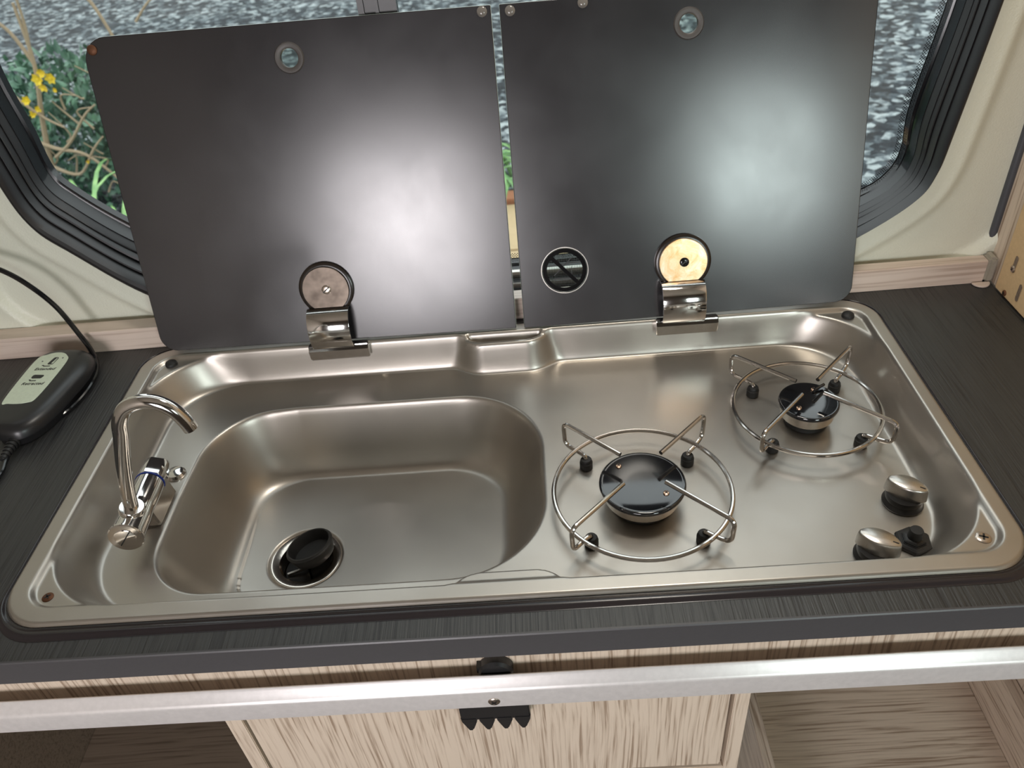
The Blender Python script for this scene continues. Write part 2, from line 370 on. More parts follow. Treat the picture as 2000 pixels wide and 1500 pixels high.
def outward(P, d):
    out = []
    for i in range(len(P)):
        a, b = Vector(P[i-1]), Vector(P[(i+1) % len(P)]); t = (b-a).normalized(); n = Vector((-t.y, t.x))
        q = Vector(P[i]); c = Vector((0, 0.3))
        if n.dot(q - c) < 0: n = -n
        out.append(tuple(q + n*d))
    return out
def win_ring(t, y, off=0.0):
    P = [(a[0]*(1-t)+b[0]*t, a[1]*(1-t)+b[1]*t) for a, b in zip(A_o, B_o)]
    if off: P = outward(P, off)
    return [(p[0], y, p[1]) for p in P]
def win_strip(name, prof, mat, parent):
    b = MB(); b.loft([win_ring(*q) for q in prof], 0, True, False, False)
    return b.build(name, mat, parent, auto=True, angle=30)

# ------------------------------------------------------------------ structure: back wall (pressed plastic lining with window hole)
def pip_dist(X, Z, P):
    P = np.array(P); Q = np.roll(P, -1, 0); d = np.full(X.shape, 9.0); ins = np.zeros(X.shape, bool)
    for (x0, z0), (x1, z1) in zip(P, Q):
        ex, ez = x1-x0, z1-z0; t = np.clip(((X-x0)*ex + (Z-z0)*ez)/(ex*ex+ez*ez+1e-12), 0, 1)
        d = np.minimum(d, np.hypot(X-x0-t*ex, Z-z0-t*ez))
        c = ((z0 > Z) != (z1 > Z)) & (X < ex*(Z-z0)/(ez if abs(ez) > 1e-12 else 1e-12) + x0); ins ^= c
    return np.where(ins, -d, d)
def sst(a, b, x):
    t = np.clip((x-a)/(b-a), 0, 1); return t*t*(3-2*t)
def sd_rect(X, Y, x0, x1, y0, y1, rad):
    """rounded rectangle SDF, rad = (bl, br, tr, tl)"""
    cx, cy = (x0+x1)/2, (y0+y1)/2; hx, hy = (x1-x0)/2, (y1-y0)/2; px, py = X-cx, Y-cy
    r = np.where(px < 0, np.where(py < 0, rad[0], rad[3]), np.where(py < 0, rad[1], rad[2]))
    qx, qy = np.abs(px)-hx+r, np.abs(py)-hy+r
    return np.minimum(np.maximum(qx, qy), 0) + np.hypot(np.maximum(qx, 0), np.maximum(qy, 0)) - r
def grid_mesh(name, V, keep, mat, parent=None):
    """V (ny, nx, 3), keep (ny-1, nx-1) mask of cells"""
    ny, nx = V.shape[:2]; idx = np.arange(ny*nx).reshape(ny, nx)
    F = np.stack([idx[:-1, :-1], idx[:-1, 1:], idx[1:, 1:], idx[1:, :-1]], -1)[keep]
    used = np.zeros(ny*nx, bool); used[F.ravel()] = True; remap = np.cumsum(used)-1
    co = V.reshape(-1, 3)[used]; F = remap[F]
    me = bpy.data.meshes.new(name); me.vertices.add(len(co)); me.vertices.foreach_set('co', co.astype(np.float32).ravel())
    me.loops.add(F.size); me.loops.foreach_set('vertex_index', F.ravel().astype(np.int32))
    me.polygons.add(len(F)); me.polygons.foreach_set('loop_start', np.arange(0, F.size, 4, dtype=np.int32))
    me.update(calc_edges=True); me.validate(); me.materials.append(mat); me.shade_smooth()
    o = bpy.data.objects.new(name, me); COL.objects.link(o)
    if parent: o.parent = parent
    return o
xs = np.arange(-0.95, 0.6121, 0.004); zs = np.arange(-0.03, 0.80, 0.004)
X, Z = np.meshgrid(xs, zs)
D = pip_dist(X, Z, A_o)
bul = 0.009
Y = 0.235 + bul*sst(0.026, 0.044, D)
outer = sd_rect(X, Z, -0.632, 0.632, 0.012, 0.72, (0.075, 0.105, 0.09, 0.09))
Y = np.minimum(Y, 0.235 + bul*(1-sst(-0.012, 0.0, outer)))
Y -= 0.0012*np.exp(-((D-0.026)/0.004)**2) + 0.0012*np.exp(-((outer+0.0)/0.004)**2)
Dm = np.minimum(np.minimum(D[:-1, :-1], D[1:, :-1]), np.minimum(D[:-1, 1:], D[1:, 1:])); 
cD = 0.25*(D[:-1, :-1] + D[1:, :-1] + D[:-1, 1:] + D[1:, 1:]); keep = cD > 0
kp = np.ones((X.shape[0]+1, X.shape[1]+1), bool); kp[1:-1, 1:-1] = keep
cnt = kp[:-1, :-1].astype(int)+kp[1:, :-1]+kp[:-1, 1:]+kp[1:, 1:]; edge = (cnt > 0) & (cnt < 4)
gz, gx = np.gradient(D, 0.004); gl = np.hypot(gx, gz) + 1e-9
X = np.where(edge, X - D*gx/gl, X); Z = np.where(edge, Z - D*gz/gl, Z)
wb = grid_mesh('wall_back', np.stack([X, Y, Z], -1), keep, M['wall']); tag(wb, 'cream leather-grained plastic lining pressed around the window', kind='structure')
# outer skin behind the lining
b = MB(); b.loft([win_ring(0.2, 0.262, 0.02), [(p[0]*1.9, 0.262, (p[1]-0.3)*2.0+0.3) for p in A_o]], 0, True, False, False)
b.build('outer_skin', M['far_wall'], wb, smooth=False)

# ------------------------------------------------------------------ structure: window
win = empty('window_1', (0, 0, 0), 'van window in black stepped frame behind the raised glass lids', kind='structure')
win_strip('outer_seal', [(0.0, 0.2355, 0.0022), (0.0, 0.2318, 0.0022), (0.01, 0.2292, 0.001), (0.05, 0.2278), (0.14, 0.2275), (0.24, 0.2300), (0.31, 0.2360), (0.33, 0.2440), (0.335, 0.2475)], M['frame_plastic'], win)
win_strip('inner_frame', [(0.33, 0.2470), (0.41, 0.2475), (0.415, 0.2450), (0.43, 0.2450), (0.44, 0.2620), (0.50, 0.2630), (0.505, 0.2590), (0.56, 0.2600), (0.60, 0.2680), (0.635, 0.2690), (0.64, 0.2670), (0.66, 0.2680), (0.69, 0.2760), (0.74, 0.2800)], M['frame_plastic'], win)
win_strip('glazing_gasket', [(0.74, 0.2800), (0.76, 0.2790), (0.78, 0.2860), (0.80, 0.2935), (0.84, 0.2965), (1.0, 0.2975), (1.0, 0.3085)], M['gloss_black'], win)
b = MB(); b.loft([win_ring(1.0, 0.3090, 0.028), win_ring(1.0, 0.3118, 0.028)], 0, True, True, True); b.build('pane', M['glass'], win, smooth=False)
def right_strip(name, r0, r1, mat):
    a_, c_ = win_ring(*r0), win_ring(*r1); n_ = len(a_); start = next(i for i in range(n_) if a_[i][0] < -0.08 <= a_[(i+1) % n_][0] and a_[i][2] < 0.3)
    idx = [(start+1+k) % n_ for k in range(n_)]; idx = [i for i in idx if a_[i][0] > -0.09]
    b = MB(); b.loft([[a_[i] for i in idx], [c_[i] for i in idx]], 0, False, False, False); return b.build(name, mat, win, smooth=False)
right_strip('printed_border', (1.0, 0.3120, 0.030), (1.0, 0.3120, 0.0005), M['gloss_black'])
right_strip('dotted_border', (1.0, 0.3120), (1.0, 0.3120, -0.0065), M['frit'])
b = MB()
b.box((-0.119, 0.286, 0.02), (-0.078, 0.2985, 0.61)); b.box((-0.1005, 0.2835, 0.02), (-0.097, 0.287, 0.61)); b.box((-0.119, 0.2835, 0.02), (-0.1125, 0.287, 0.61))
b.build('centre_bar', M['black_plastic'], win, smooth=False)
# lower sliding track seen through the gap between the lids
b = MB(); b.box((-0.30, 0.262, 0.030), (0.30, 0.268, 0.040)); b.box((-0.30, 0.250, 0.024), (0.30, 0.254, 0.030)); b.build('lower_track', M['alu'], win, smooth=False)

# right side wall; unseen jogged partition added to shut out stray sky light
rw = MB(); rw.box((0.612, -0.30, -1.0), (0.63, 0.205, 1.2)); rw.box((0.612, -0.32, -1.0), (1.42, -0.30, 1.2)); rw.box((1.40, -1.75, -1.0), (1.42, -0.32, 1.2)); rw.box((0.606, 0.2065, 0.0), (0.63, 0.262, 0.8))
tag(rw.build('wall_right', M['wood_z'], smooth=False), 'pale wood-grained side panel at the right end of the worktop', kind='structure')
t = MB(); t.tube([(0.6035, 0.2435, 0.030), (0.6035, 0.2440, 0.10), (0.604, 0.2450, 0.30), (0.604, 0.246, 0.75)], 0.0052, 12)
tag(t.build('trim_1', M['grey_rubber']), 'grey rubber corner tube between cream wall and wood side panel', kind='structure')
# wooden upstand strip along the wall
def up_y(x): return 0.2085 + (x + 0.65)*0.0084
b = MB(); b.loft([[(x, up_y(x), 0.0005), (x, up_y(x), 0.0295), (x, up_y(x)+0.001, 0.0305), (x, 0.2335, 0.0305), (x, 0.2335, 0.0005)] for x in (-0.95, 0.5935)], 0)
up = b.build('trim_2', M['upstand'], smooth=False); tag(up, 'pinkish wood upstand strip along the back of the worktop', kind='structure')
b = MB(); b.box((0.5940, 0.2165, 0.001), (0.6050, 0.2360, 0.0345)); e = b.build('end_cap', M['clear_plastic'], up, bevel=0.003); e['label'] = 'milky plastic end cap'
# left wall, far side, ceiling, floor
b = MB(); b.box((-0.97, -1.75, -1.0), (-0.95, 0.262, 1.2)); tag(b.build('wall_left', M['ceiling'], smooth=False), kind='structure')
b = MB()
for lo, hi in (((-0.97, -0.72), (-1.0, 1.2)), ((-0.72, -0.12), (-1.0, -0.20)), ((-0.72, -0.12), (0.56, 1.2)), ((-0.12, 0.70), (-1.0, 1.2)), ((0.70, 1.07), (-1.0, 0.10)), ((0.70, 1.07), (0.70, 1.2)), ((1.07, 1.42), (-1.0, 1.2))):
    b.box((lo[0], -1.78, hi[0]), (lo[1], -1.75, hi[1]))
b.box((0.61, -1.78, -1.0), (1.4, -1.2, -0.9))
tag(b.build('wall_front', M['far_wall'], smooth=False), kind='structure')
b = MB(); b.box((-0.97, -1.78, 1.2), (1.4, 0.262, 1.22)); tag(b.build('ceiling', M['ceiling'], smooth=False), kind='structure')
b = MB(); b.box((-0.97, -1.78, -1.0), (1.4, 0.262, -0.98)); tag(b.build('floor', M['floor'], smooth=False), 'brown vinyl van floor', kind='structure')

# outdoors
b = MB(); b.box((-30, 0.6, -1.2), (30, 40, -1.12)); tag(b.build('ground', M['ground'], smooth=False), 'dark grey stone chipping ground outside the window', kind='structure')
pv = empty('paving', (0, 0, -1.1), 'tan stone paving outside the window', kind='structure')
for i in range(5):
    for j in range(3):
        b = MB(); b.box((-0.62+j*0.42, 0.62+i*0.44, -0.02), (-0.21+j*0.42, 1.05+i*0.44, 0.005)); b.build('slab', M['paving'], pv, smooth=False, bevel=0.004)
for j in range(6):
    b = MB(); b.box((-0.62+j*0.212, 2.83, -0.02), (-0.415+j*0.212, 2.93, 0.02)); b.build('brick', M['brick'], pv, smooth=False, bevel=0.004)
def blade_mesh(L, wd, lean, droop):
    b = MB(); rings = []; n = 9
    for k in range(n+1):
        t = k/n; x = lean*L*t + droop*L*t**2.2*0.5; z = L*t - droop*L*t**2.4*0.75
        ww = wd*(0.6+1.0*t)*(1-t)**0.45 + 0.0008
        rings.append([(x, -ww, z+ww*0.35), (x, 0, z), (x, ww, z+ww*0.35), (x-0.001, 0, z-0.002)])
    b.loft(rings); return b
def clump(name, loc, count, L, wd, label, seed, spread):
    rnd = random.Random(seed); root = empty(name, loc, label, 'plant'); protos = []
    for k in range(5): protos.append(blade_mesh(L*(0.75+0.12*k), wd, 0.15+0.08*k, 0.55+0.12*k).build('leaf', M['blade'], root))
    for i in range(count):
        if i < 5: o = protos[i]
        else: o = protos[i % 5].copy(); COL.objects.link(o); o.parent = root
        o.location = (rnd.uniform(-spread, spread), rnd.uniform(-spread*0.5, spread*0.5), 0)
        o.rotation_euler = (rnd.uniform(-.15, .15), rnd.uniform(-.1, .3), rnd.uniform(0, 6.28)); s = rnd.uniform(0.75, 1.15); o.scale = (s, s, s)
clump('strap_leaf_plant', (-1.58, 2.10, -1.11), 200, 0.74, 0.009, 'clump of long arching bright green leaves low in the left window corner', 3, 0.34)
clump('strap_leaf_plant', (-0.16, 3.1, -1.11), 60, 0.40, 0.011, 'clump of green leaves seen only through the gap between the two lids', 5, 0.22)
def shrub(loc):
    root = empty('shrub', loc, 'blue-green leafy shrub with tan bare twigs and yellow flowers outside the left of the window', 'shrub')
    rnd = random.Random(11); b = MB()
    for i in range(4200):
        a = rnd.uniform(0, 6.283); rr = 0.52*math.sqrt(rnd.random()); z = rnd.uniform(0.02, 0.74)*(1-0.35*(rr/0.52)**2)
        p = (rr*math.cos(a)*1.3, rr*math.sin(a)*0.55, z); l = rnd.uniform(0.035, 0.075)
        T = at(p, rnd.uniform(0, 6), rnd.uniform(0, 6), rnd.uniform(0, 6))
        b.add([(0, 0, 0), (l*0.35, l*0.28, 0.003), (l, 0, 0), (l*0.35, -l*0.28, 0.003)], [(0, 3, 2), (0, 2, 1)], 0, T)
    f = b.build('foliage', M['leaf'], root, smooth=False); f['kind'] = 'stuff'
    def twig(pts, r0, r1):
        P = catmull(pts, 5); n = len(P); b = MB(); b.tube(P, [r0+(r1-r0)*k/(n-1) for k in range(n)], 6); b.build('twig', M['twig'], root)
    Wp = lambda x, y, z: (0.05+(x-0.05)*1.109-loc[0], y+0.36-loc[1], 0.56+(z-0.56)*1.109-loc[2])
    # main twigs, standing in front of the foliage
    twig([Wp(-2.02, 2.62, -1.11), Wp(-1.98, 2.62, -0.70), Wp(-1.93, 2.62, -0.48), Wp(-1.86, 2.62, -0.25), Wp(-1.84, 2.62, -0.03)], 0.016, 0.006)
    twig([Wp(-1.86, 2.62, -0.25), Wp(-1.90, 2.62, -0.13), Wp(-1.97, 2.6, -0.02), Wp(-1.99, 2.6, 0.12)], 0.009, 0.004)
    twig([Wp(-1.86, 2.62, -0.22), Wp(-1.83, 2.62, -0.10), Wp(-1.80, 2.6, 0.10)], 0.008, 0.004)
    twig([Wp(-2.16, 2.6, -0.19), Wp(-2.02, 2.6, -0.32), Wp(-1.92, 2.6, -0.44), Wp(-1.84, 2.6, -0.50)], 0.010, 0.004)
    twig([Wp(-1.93, 2.6, -0.62), Wp(-1.84, 2.6, -0.56), Wp(-1.74, 2.6, -0.46), Wp(-1.68, 2.6, -0.42)], 0.009, 0.004)
    twig([Wp(-2.06, 2.6, -0.50), Wp(-1.92, 2.6, -0.58), Wp(-1.80, 2.6, -0.62), Wp(-1.70, 2.6, -0.74)], 0.011, 0.005)
    twig([Wp(-1.96, 2.6, -0.66), Wp(-1.86, 2.6, -0.70), Wp(-1.76, 2.6, -0.60), Wp(-1.70, 2.6, -0.55)], 0.009, 0.004)
    twig([Wp(-1.60, 2.6, 0.02), Wp(-1.54, 2.6, -0.05), Wp(-1.50, 2.6, -0.20)], 0.008, 0.006)
    twig([Wp(-1.40, 2.6, -0.13), Wp(-1.32, 2.6, -0.06), Wp(-1.20, 2.6, 0.0)], 0.006, 0.003)
    for i in range(16):
        x = rnd.uniform(-2.1, -1.6); z = rnd.uniform(-0.85, -0.35)
        twig([Wp(x, 2.64, z), Wp(x+rnd.uniform(-.06, .06), 2.63, z+rnd.uniform(0, .08)), Wp(x+rnd.uniform(-.14, .14), 2.61, z+rnd.uniform(.03, .16))], 0.005, 0.002)
    for (x, z, s) in ((-1.82, -0.275, 0.028), (-1.85, -0.30, 0.030), (-1.80, -0.30, 0.026), (-1.84, -0.33, 0.024), (-1.93, -0.375, 0.024), (-1.90, -0.41, 0.018), (-1.93, -0.43, 0.018), (-1.80, -0.345, 0.012), (-1.79, -0.64, 0.013)):
        b = MB()
        for k in range(6):
            T = at(Wp(x, 2.58, z), rx=R(90)) @ Matrix.Rotation(k*R(60), 4, 'Z') @ Matrix.Rotation(R(rnd.uniform(-40, 10)), 4, 'Y')
            b.add([(0, 0, 0), (s*0.6, s*0.38, 0.004), (s, 0, 0.008), (s*0.6, -s*0.38, 0.004)], [(0, 3, 2, 1)], 0, T)
        b.lathe([(s*0.3, 0), (s*0.25, s*0.25), (0.001, s*0.3)], 8, 0, at(Wp(x, 2.58, z), rx=R(90)))
        b.build('flower', M['yellow'], root)
shrub((-2.22, 3.38, -1.12))

# ------------------------------------------------------------------ worktop
CX0, CX1, CY0, CY1 = -0.4465, 0.4500, -0.2085, 0.2015
wk = empty('worktop', (0, 0, 0), 'charcoal grained kitchen worktop around the steel sink unit', 'worktop')
hole = rquad([(CX0+0.008, CY0+0.008), (CX1-0.008, CY0+0.008), (CX1-0.008, CY1-0.006), (CX0+0.008, CY1-0.006)], [0.03]*4)
plate('top', [[(-0.95, -0.2405), (0.604, -0.2405), (0.604, 0.2335), (-0.95, 0.2335)], hole], 0.028, M['worktop'], wk, 0.0003, -0.014)
b = MB(); b.loft([[(x, -0.2405, 0.0006), (x, -0.2422, 0.0006), (x, -0.2430, -0.0006), (x, -0.2430, -0.0285), (x, -0.2405, -0.0285)] for x in (-0.95, 0.604)])
b.build('edge_band', M['edge_band'], wk, smooth=False)['label'] = 'smooth grey plastic front edge'
def bead():
    b = MB(); rings = []
    P0 = rquad([(CX0+0.001, CY0+0.001), (CX1-0.001, CY0+0.001), (CX1-0.001, CY1-0.001), (CX0+0.001, CY1-0.001)], [0.042, 0.042, 0.040, 0.040], 14)
    def off(t):
        out = []
        P1 = rquad([(CX0-0.004, CY0-0.0150), (CX1+0.004, CY0-0.0115), (CX1+0.003, CY1+0.003), (CX0-0.003, CY1+0.003)], [0.050, 0.046, 0.042, 0.042], 14)
        return [(a[0]*(1-t)+c[0]*t, a[1]*(1-t)+c[1]*t) for a, c in zip(P0, P1)]
    for t, z in ((0.0, 0.0002), (0.12, -0.0003), (0.25, 0.0003), (0.35, 0.0014), (0.5, 0.0024), (0.65, 0.0024), (0.8, 0.0014), (0.92, 0.0002), (1.0, 0.0001)):
        rings.append([(x, y, z+0.0002) for x, y in off(t)])
    b.loft(rings, 0, True, False, False); return b.build('sealing_bead', M['bead'], wk, angle=80)
bead()['label'] = 'dark glossy bead around the sink unit'

# ------------------------------------------------------------------ sink and hob unit
unit = empty('sink_hob_unit', (0, 0, 0), 'stainless steel sink and two-burner hob combination set in the charcoal worktop', 'sink unit')
DK = -0.040; FL = -0.126
def profile(t, t0, t1):
    m = 1/(1 - t0/2 - (1-t1)/2); t = np.clip(t, 0, 1)
    return np.where(t < t0, m*t*t/(2*t0), np.where(t < t1, m*(t - t0/2), 1 - m*(1-t)**2/(2*(1-t1)+1e-9)))
h = 0.0014
xs = np.arange(CX0-h, CX1+1.5*h, h); ys = np.arange(CY0-h, CY1+1.5*h, h)
X, Y = np.meshgrid(xs, ys)
S_out = sd_rect(X, Y, CX0, CX1, CY0, CY1, (0.045, 0.045, 0.042, 0.042))
S_in = sd_rect(X, Y, -0.4290, 0.4350, -0.1915, 0.1850, (0.030, 0.030, 0.028, 0.028))
bt = sd_rect(X, Y, -0.030, 0.037, 0.1640, 0.30, (0.022, 0.022, 0.02, 0.02))   # rear bump, at its top
bt = np.minimum(bt, 9)
rear_t = sd_rect(X, Y, -0.052, 0.060, 0.1685, 0.30, (0.03, 0.03, 0.0, 0.0))
front_t = sd_rect(X, Y, -0.045, 0.058, -0.30, -0.1765, (0.0, 0.0, 0.028, 0.028))
rear_b = rear_t - 0.012; front_b = front_t - 0.009
W_t = sd_rect(X, Y, -0.4295, 0.4355, -0.192, 0.1855, (0.088, 0.088, 0.088, 0.088))
W_b = sd_rect(X, Y, -0.4000, 0.4070, -0.172, 0.1730, (0.080, 0.080, 0.080, 0.080))
def smax(a, b, k):
    hh = np.clip(0.5 + 0.5*(a-b)/k, 0, 1); return b*(1-hh) + a*hh + k*hh*(1-hh)
W_t = smax(smax(W_t, -rear_t, 0.006), -front_t, 0.006); W_b = smax(smax(W_b, -rear_b, 0.014), -front_b, 0.010)
LEDGE = -0.0015
z = np.full(X.shape, 0.0036)
z -= 0.0030*sst(-0.003, 0.0, S_out)
led = profile(-S_in/0.007, 0.45, 0.55)
z = z - (0.0036-LEDGE)*led
tw = W_t/(W_t - W_b + 1e-9); tw = np.where(W_t > 0, 0, np.where(W_b < 0, 1, tw))
z = z + (DK - LEDGE)*profile(tw, 0.16, 0.62)
# pocket in the rear bump
pk = -np.maximum(rear_t + 0.0045, Y - 0.1850)
z -= 0.013*sst(0.0, 0.004, pk)*(S_in < 0)
# gentle dishing of the deck to the right, pressed step
B_t = sd_rect(X, Y, -0.3540, 0.0440, -0.1520, 0.1185, (0.068, 0.098, 0.100, 0.078))
B_f = sd_rect(X, Y, -0.2990, -0.010, -0.113, 0.080, (0.050, 0.07, 0.07, 0.055))
B_t = B_t + 0.006*np.clip((Y+0.02)/0.10, 0, 1)*(X < -0.25)*np.clip((-0.25-X)/0.08, 0, 1)
tb = B_t/(B_t - B_f + 1e-9); tb = np.where(B_t > 0, 0, np.where(B_f < 0, 1, tb))
z = z + (FL - DK)*profile(tb, 0.12, 0.36)
z -= 0.0012*np.exp(-(np.maximum(-B_t, B_t)/0.010)**2)*0
DX, DY = -0.2315, -0.0400
dr = np.hypot(X-DX, Y-DY)
z -= 0.004*(1-sst(0.02, 0.12, dr))*(tb > 0.99)
z -= 0.0030*(1-sst(0.0395, 0.0425, dr)); z -= 0.030*(1-sst(0.0262, 0.030, dr))
# snap border
cell = 0.25*(S_out[:-1, :-1]+S_out[1:, :-1]+S_out[:-1, 1:]+S_out[1:, 1:]); keep = cell < 0
kp = np.zeros((X.shape[0]+1, X.shape[1]+1), bool); kp[1:-1, 1:-1] = keep
cnt = kp[:-1, :-1].astype(int)+kp[1:, :-1]+kp[:-1, 1:]+kp[1:, 1:]
gy, gx = np.gradient(S_out, h); edge = (cnt > 0) & (cnt < 4)
X2 = np.where(edge, X - S_out*gx, X); Y2 = np.where(edge, Y - S_out*gy, Y); z = np.where(edge, 0.0006, z)
body = grid_mesh('basin_body', np.stack([X2, Y2, z], -1), keep, M['steel'], unit)
body['label'] = 'pressed steel tray with deep rounded sink bowl'

FLD = FL - 0.004
b = MB(); b.lathe([(0.0400, FLD-0.0030), (0.0395, FLD-0.0010), (0.0370, FLD-0.0006), (0.0300, FLD-0.0024), (0.0278, FLD-0.005), (0.0268, FLD-0.020), (0.020, FLD-0.024), (0.004, FLD-0.025)], 44, 0, at((DX, DY, 0)), False, True)
dn = b.build('drain', M['old_chrome'], unit)
b = MB(); b.lathe([(0.0262, 0), (0.010, -0.002), (0.002, -0.002)], 32, 0, at((DX, DY, FLD-0.017)), False, True); b.build('drain_well', M['ink_and_recess'], dn)  # black disc stands for the shade deep in the drain
b = MB(); b.box((-0.024, -0.0012, -0.016), (0.024, 0.0012, -0.013), 0, at((DX, DY, FLD), rz=0.4)); b.box((-0.024, -0.0012, -0.016), (0.024, 0.0012, -0.013), 0, at((DX, DY, FLD), rz=1.97)); b.build('strainer_cross', M['old_chrome'], dn)

cross_screw(unit, at((-0.409, -0.175, LEDGE)), 0.0052, 'rust', name='screw', label='rusty brown screw')
cross_screw(unit, at((0.4162, -0.1715, LEDGE), rz=0.5), 0.0066, 'screw_steel', name='screw')
for x, y in ((-0.4100, 0.1725), (0.4155, 0.1705)):
    b = MB(); b.lathe([(0.0072, 0), (0.0074, 0.0012), (0.0068, 0.0035), (0.0045, 0.0052), (0.0015, 0.0058)], 24, 0, at((x, y, LEDGE))); b.build('rubber_buffer', M['rubber'], unit)

def burner(c, r, screws):
    x, y = c; zt = -0.0100
    b = MB(); b.lathe([(r*0.62, DK), (r*0.64, DK+0.008), (r*0.80, DK+0.010), (r*0.88, DK+0.012), (r*0.90, zt-0.0058), (r*0.90, zt-0.005), (r*0.5, zt-0.005)], 48, 0, at((x, y, 0)))
    g = b.build('burner', M['bright_alu'], unit)
    b = MB(); b.lathe([(r*0.66, DK+0.0002), (r*0.72, DK+0.002), (r*0.66, DK+0.009)], 40, 0, at((x, y, 0)), False, False); b.build('burner_collar', M['rubber'], g)
    b = MB(); b.lathe([(r*0.92, zt-0.0055), (r*0.985, zt-0.0050), (r, zt-0.0030), (r*0.99, zt-0.0012), (r*0.955, zt-0.0004), (r*0.92, zt-0.0006), (r*0.90, zt-0.0006), (r*0.85, zt-0.0002), (r*0.3, zt-0.0002), (r*0.03, zt-0.0002)], 56, 0, at((x, y, 0)))
    b.build('burner_cap', M['enamel'], g, angle=60)
    for sx, sy in screws: cross_screw(g, at((sx, sy, zt+0.0002)), 0.0030, 'copper_screw', name='cap_screw')
    return g
burner((0.1385, -0.0705), 0.0425, [(0.1179, -0.0475), (0.1589, -0.0885)])
burner((0.3305, 0.0335), 0.0315, [(0.3400, 0.0500), (0.3163, 0.0215)])
# ignition electrode by the rear burner
b = MB(); b.tube([(0.3385, 0.0450, -0.010), (0.3410, 0.0475, -0.0075), (0.3520, 0.0535, -0.0065)], 0.0016, 8); b.build('electrode', M['enamel'], unit)

def knob(c, ang, tilt=0):
    x, y = c
    b = MB(); b.lathe([(0.0185, 0), (0.0190, 0.002), (0.0175, 0.0045), (0.0165, 0.006), (0.0172, 0.009), (0.0165, 0.0125), (0.008, 0.0130)], 36, 0, at((x, y, DK)))
    k = b.build('control_knob', M['black_plastic'], unit)
    rings = []
    for z_, s in ((0.0120, 1.06), (0.0180, 1.04), (0.0235, 1.0), (0.0255, 0.97), (0.0262, 0.90)):
        rg = []
        for j in range(40):
            a = 2*math.pi*j/40; u = math.cos(a); vv = math.sin(a)
            px = 0.0185*s*u; py = 0.0098*s*vv*(1 - 0.25*abs(u)**2)
            rg.append((px, py, z_ + 0.0014*(1-(px/0.0185)**2)*(1 if z_ > 0.023 else 0)))
        rings.append(rg)
    T = at((x, y, DK), rz=ang)
    b = MB(); b.loft(rings, 0, True, True, True, T); b.build('grip', M['alu'], k, angle=50)['label'] = 'satin silver lens-shaped grip'
    b = MB(); b.box((0.0105, -0.0006, 0.0262), (0.0155, 0.0006, 0.0268), 0, T); b.build('pointer_mark', M['ink_and_recess'], k, smooth=False)
knob((0.3865, -0.0920), R(-35)); knob((0.3380, -0.1545), R(-33))
b = MB(); x, y = 0.3770, -0.1415
b.lathe([(0.0168, 0), (0.0172, 0.003), (0.0155, 0.0048), (0.011, 0.0050), (0.0105, 0.0075), (0.0075, 0.0078), (0.0070, 0.0080)], 6, 0, at((x, y, DK), rz=0.35)); 
ig = b.build('igniter_button', M['black_plastic'], unit, smooth=False, bevel=0.0006)
b = MB(); b.lathe([(0.0062, 0.004), (0.0062, 0.0165), (0.0055, 0.0178), (0.001, 0.0180)], 24, 0, at((x, y, DK))); b.build('push_pin', M['rubber'], ig)

# ------------------------------------------------------------------ pan supports
def pan_support(c, rr, rf, ro, tip, ztop, rotd, label):
    zr = -0.0215
    root = empty('pan_support', (c[0], c[1], DK), label, 'pan support', 'wire pan supports over the burners')
    b = MB(); b.tube([(rr*math.cos(2*math.pi*k/72), rr*math.sin(2*math.pi*k/72), zr-DK) for k in range(72)], 0.0024, 10, 0, True); b.build('ring', M['wire'], root)
    for k, a in enumerate((45, 135, 225, 315)):
        a = R(a + rotd); u = Vector((math.cos(a), math.sin(a), 0)); s = Vector((-u.y, u.x, 0))*0.0025
        zt = ztop - DK
        P = [u*rf + Vector((0, 0, 0.006)), u*rf + Vector((0, 0, 0.0155)), u*(rf+0.010) + Vector((0, 0, 0.0165)), u*ro + s + Vector((0, 0, 0.0185)), u*(ro+0.001) + s + Vector((0, 0, zt)), u*tip + Vector((0, 0, zt))]
        b = MB(); b.tube(fillet(P, 0.0085, 7), 0.0023, 10); b.build('wire_arm', M['wire'], root)
        b = MB(); b.lathe([(0.0060, 0.0001), (0.0068, 0.0012), (0.0068, 0.0085), (0.0060, 0.0092), (0.0060, 0.0115), (0.0052, 0.0127), (0.002, 0.0129)], 20, 0, at(u*rf)); b.build('rubber_foot', M['rubber'], root)
    return root
pan_support((0.1382, -0.0708), 0.0870, 0.0745, 0.1020, 0.028, 0.0085, -2.0, 'larger wire pan support over the front burner beside the sink bowl')
pan_support((0.3300, 0.0365), 0.0767, 0.0645, 0.0935, 0.016, 0.0055, -1.0, 'smaller wire pan support over the rear burner near the right corner')

# ------------------------------------------------------------------ sink plug (rubber cup lying on the drain)
pl = empty('sink_plug', (DX+0.0085, DY+0.0035, FLD-0.003), 'black rubber cup-shaped sink plug lying tilted in the drain', 'plug')
T = at((0.002, 0.0, 0.0), rx=R(-8), ry=R(-13))
b = MB(); b.lathe([(0.010, 0.0), (0.0180, 0.0005), (0.0235, 0.0050), (0.0255, 0.012), (0.0262, 0.0195), (0.0256, 0.0205), (0.0240, 0.0205), (0.0234, 0.019), (0.0215, 0.007), (0.010, 0.005), (0.001, 0.005)], 44, 0, T); b.build('cup', M['rubber'], pl)
b = MB(); b.lathe([(0.0260, 0.0165), (0.0272, 0.0180), (0.0260, 0.0195)], 44, 0, T, False, False); b.build('lip', M['rubber'], pl)

